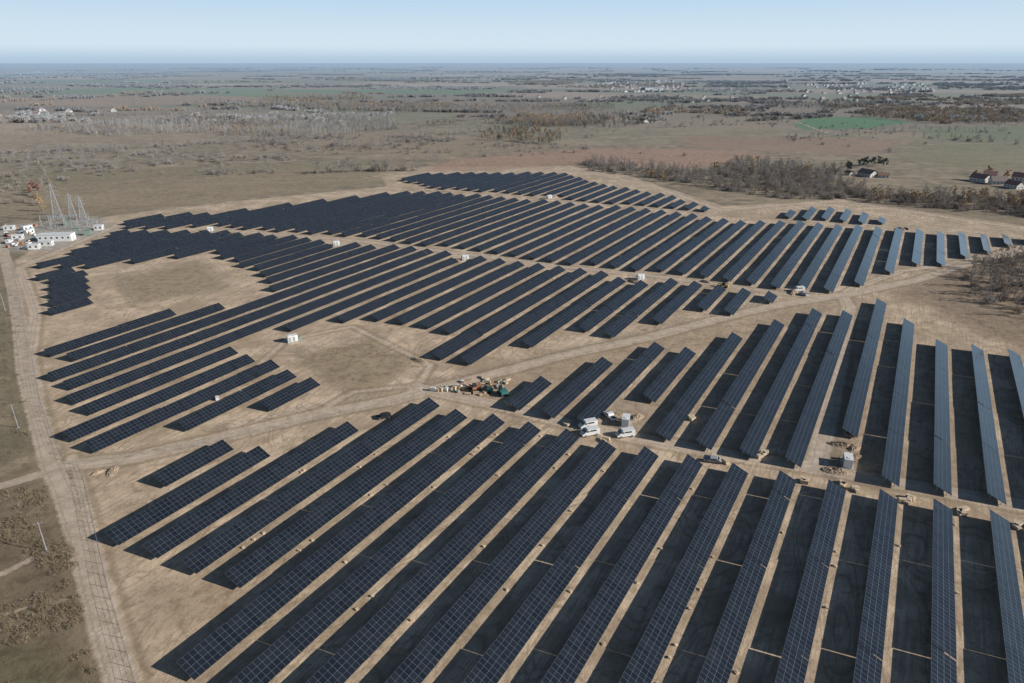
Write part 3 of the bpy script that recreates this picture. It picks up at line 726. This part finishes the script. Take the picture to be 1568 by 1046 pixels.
fence([(180,422),(318,400),(372,445)]); fence([(180,422),(208,468)]); fence([(455,540),(572,514),(640,556)]); fence([(455,540),(545,612)])
def pole(px,py,h=8):
    x,y=P(px,py); mb=MB(); mb.beam((0,0,-.1),(0,0,h),.24,.15,n=8); mb.beam((-.8,0,h-.5),(.8,0,h-.5),.09); [mb.beam((k,0,h-.45),(k,0,h-.15),.08) for k in(-.7,0,.7)]
    mb.box((0,0,.05),(.8,.8,.2)); o=mb.obj('power_pole',[M_grey]); o.location=(x,y,0); o.rotation_euler=(0,0,.4)
for a in((72,845),(28,655),(8,475)): pole(*a)
def pylon(px,py,h,w):
    x,y=P(px,py); mb=MB(); n=7
    def cr(z): k=w*(1-z/h)**1.1*.5+.35; return [(-k,-k,z),(k,-k,z),(k,k,z),(-k,k,z)]
    for i_ in range(n):
        a_=cr(h*i_/n); b_=cr(h*(i_+1)/n)
        for q_ in range(4):
            mb.beam(a_[q_],b_[q_],.22); mb.beam(a_[q_],b_[(q_+1)%4],.12); mb.beam(a_[(q_+1)%4],b_[q_],.12); mb.beam(b_[q_],b_[(q_+1)%4],.1)
    for z in(h*.68,h*.8,h*.92):
        l=w*.9*(1.5-z/h); 
        for sx in(-1,1): mb.beam((0,0,z+.6),(sx*l,0,z),.16); mb.beam((0,0,z-.3),(sx*l,0,z),.16); mb.beam((sx*l,0,z),(sx*l,0,z-1.2),.14)
    o=mb.obj('lattice_pylon',[M_pyl]); o.location=(x,y,0); o.rotation_euler=(0,0,.5)
pylon(90,338,25,5); pylon(128,336,16,3.5); pylon(112,332,16,3.5)
def gantry(px,py,L,h,rz):
    x,y=P(px,py); mb=MB()
    for sx in(-L/2,0,L/2):
        mb.beam((sx-.5,0,0),(sx,0,h),.2); mb.beam((sx+.5,0,0),(sx,0,h),.2); mb.beam((sx,0,h),(sx,0,h+2),.12,.04)
    mb.beam((-L/2,0,h),(L/2,0,h),.3); mb.beam((-L/2,0,h-.7),(L/2,0,h-.7),.2)
    for k in range(int(L)): mb.beam((-L/2+k,0,h-.7),(-L/2+k+.5,0,h),.08)
    for k in range(-3,4): mb.beam((k*L/8,0,h-.8),(k*L/8,0,h-2),.2,n=6)
    o=mb.obj('substation_gantry',[M_pyl]); o.location=(x,y,0); o.rotation_euler=(0,0,rz)
for a in((100,350,16,8,.3),(120,345,14,7,.3),(135,352,12,6,.3),(80,346,12,7,.3)): gantry(*a)
def sbuilding(name,px,py,L,W,h,rz):
    x,y=P(px,py); e=empty(name,(x,y,0),rz)
    mb=MB(); mb.box((0,0,h/2),(L,W,h)); part(e,'walls',mb,[M_white])
    mb=MB(); mb.box((0,0,h+.12),(L+.5,W+.5,.24)); part(e,'roof',mb,[M_white])
    mb=MB(); [mb.box((-L/2+L*(k+.5)/max(2,int(L/3)),-W/2-.02,h*.55),(1.1,.06,1)) for k in range(max(2,int(L/3)))]; part(e,'windows',mb,[M_dk])
    mb=MB(); mb.box((L/2+.02,0,1.05),(.06,1,2.1)); part(e,'door',mb,[M_grey])
sbuilding('control_building',88,368,19,6,4,.12); sbuilding('site_office_container',72,376,7,2.6,2.6,.1); sbuilding('site_office_container',53,381,6,2.5,2.6,.2)
sbuilding('site_office_container',42,352,6,2.5,2.6,1.2); sbuilding('site_office_container',45,358,6,2.5,2.6,1.4); sbuilding('site_office_container',15,352,6,2.5,2.6,.2); sbuilding('site_office_container',152,352,5,3,3,.2)
sbuilding('site_office_container',28,366,6,2.5,2.6,.3)
def transformer(px,py):
    x,y=P(px,py); mb=MB(); mb.box((0,0,1.7),(4,2.2,2.6)); [mb.box((-1.8+k*.4,1.5,1.6),(.08,.7,2.2)) for k in range(10)]; [mb.beam((k,0,3),(k*1.2,0,4.6),.25,.12,n=6) for k in(-1.2,0,1.2)]; mb.beam((-2,-.6,3.5),(2,-.6,3.5),.8,n=10); mb.box((0,0,.2),(6,4,.4))
    o=mb.obj('power_transformer',[M_green]); o.location=(x,y,0); o.rotation_euler=(0,0,.3)
for a in((118,357),(135,360),(105,345)): transformer(*a)
mb=MB()
for k in range(45):
    x,y=P(rng.uniform(70,160),rng.uniform(338,362)); mb.box((x,y,.3),(.5,.5,.6),mat=1); mb.beam((x,y,.6),(x,y,3.2),.18,n=6); mb.beam((x-.6,y,3.2),(x+.6,y,3.2),.12)
mb.obj('switchgear_bank',[M_steel,M_conc])
for k in range(26): pallet(rng.uniform(5,55),rng.uniform(345,380),rng.random()*3,int(rng.integers(2,6)),[M_org,M_card,M_white,M_grey][k%4],'crate_stack')
# ---------------------------------------------------------------- light
EL=R(24.5); AZ=R(90+30.1-16)
tosun=(math.cos(EL)*math.sin(AZ),math.cos(EL)*math.cos(AZ),math.sin(EL))
from mathutils import Vector
sl=bpy.data.lights.new('sun','SUN'); sl.energy=5.0; sl.angle=R(.53); sl.color=(1.0,.95,.885)
so=bpy.data.objects.new('sun',sl); col.objects.link(so); so.rotation_euler=Vector(tosun).to_track_quat('Z','Y').to_euler()
w=bpy.data.worlds.new('World'); scene.world=w; w.use_nodes=True
t=NT(w)
sk=t.node('ShaderNodeTexSky'); sk.sky_type='NISHITA'; sk.sun_disc=False; sk.sun_elevation=EL; sk.sun_rotation=AZ
sk.air_density=1.0; sk.dust_density=0.3; sk.ozone_density=3.0; sk.altitude=100
S=0.05
tc_=t.node('ShaderNodeTexCoord').outputs['Generated']
sep=t.node('ShaderNodeSeparateXYZ'); t.set(sep.inputs[0],tc_)
z=sep.outputs[2]
low=t.mix(t.ramp(z,-0.002,0.022),tuple(c/S for c in(.42,.57,.71)),tuple(c/S for c in(.64,.77,.87)))
low=t.mix(t.ramp(z,0.02,0.12),low,tuple(c/S for c in(.40,.62,.84)))
hz=t.mix(t.ramp(z,0.09,0.30),low,sk.outputs[0])
bg=w.node_tree.nodes['Background']; t.l.new(hz,bg.inputs[0]); bg.inputs[1].default_value=S
# ---------------------------------------------------------------- camera
cd=bpy.data.cameras.new('camera'); cd.sensor_width=36; cd.lens=36*F/1568.; cd.clip_start=1; cd.clip_end=120000
cam=bpy.data.objects.new('camera',cd); col.objects.link(cam); cam.location=(0,0,H); cam.rotation_euler=(math.pi/2-PITCH,0,0)
scene.camera=cam
scene.view_settings.view_transform='Standard'
try: scene.view_settings.look='None'
except: pass
scene.view_settings.exposure=0
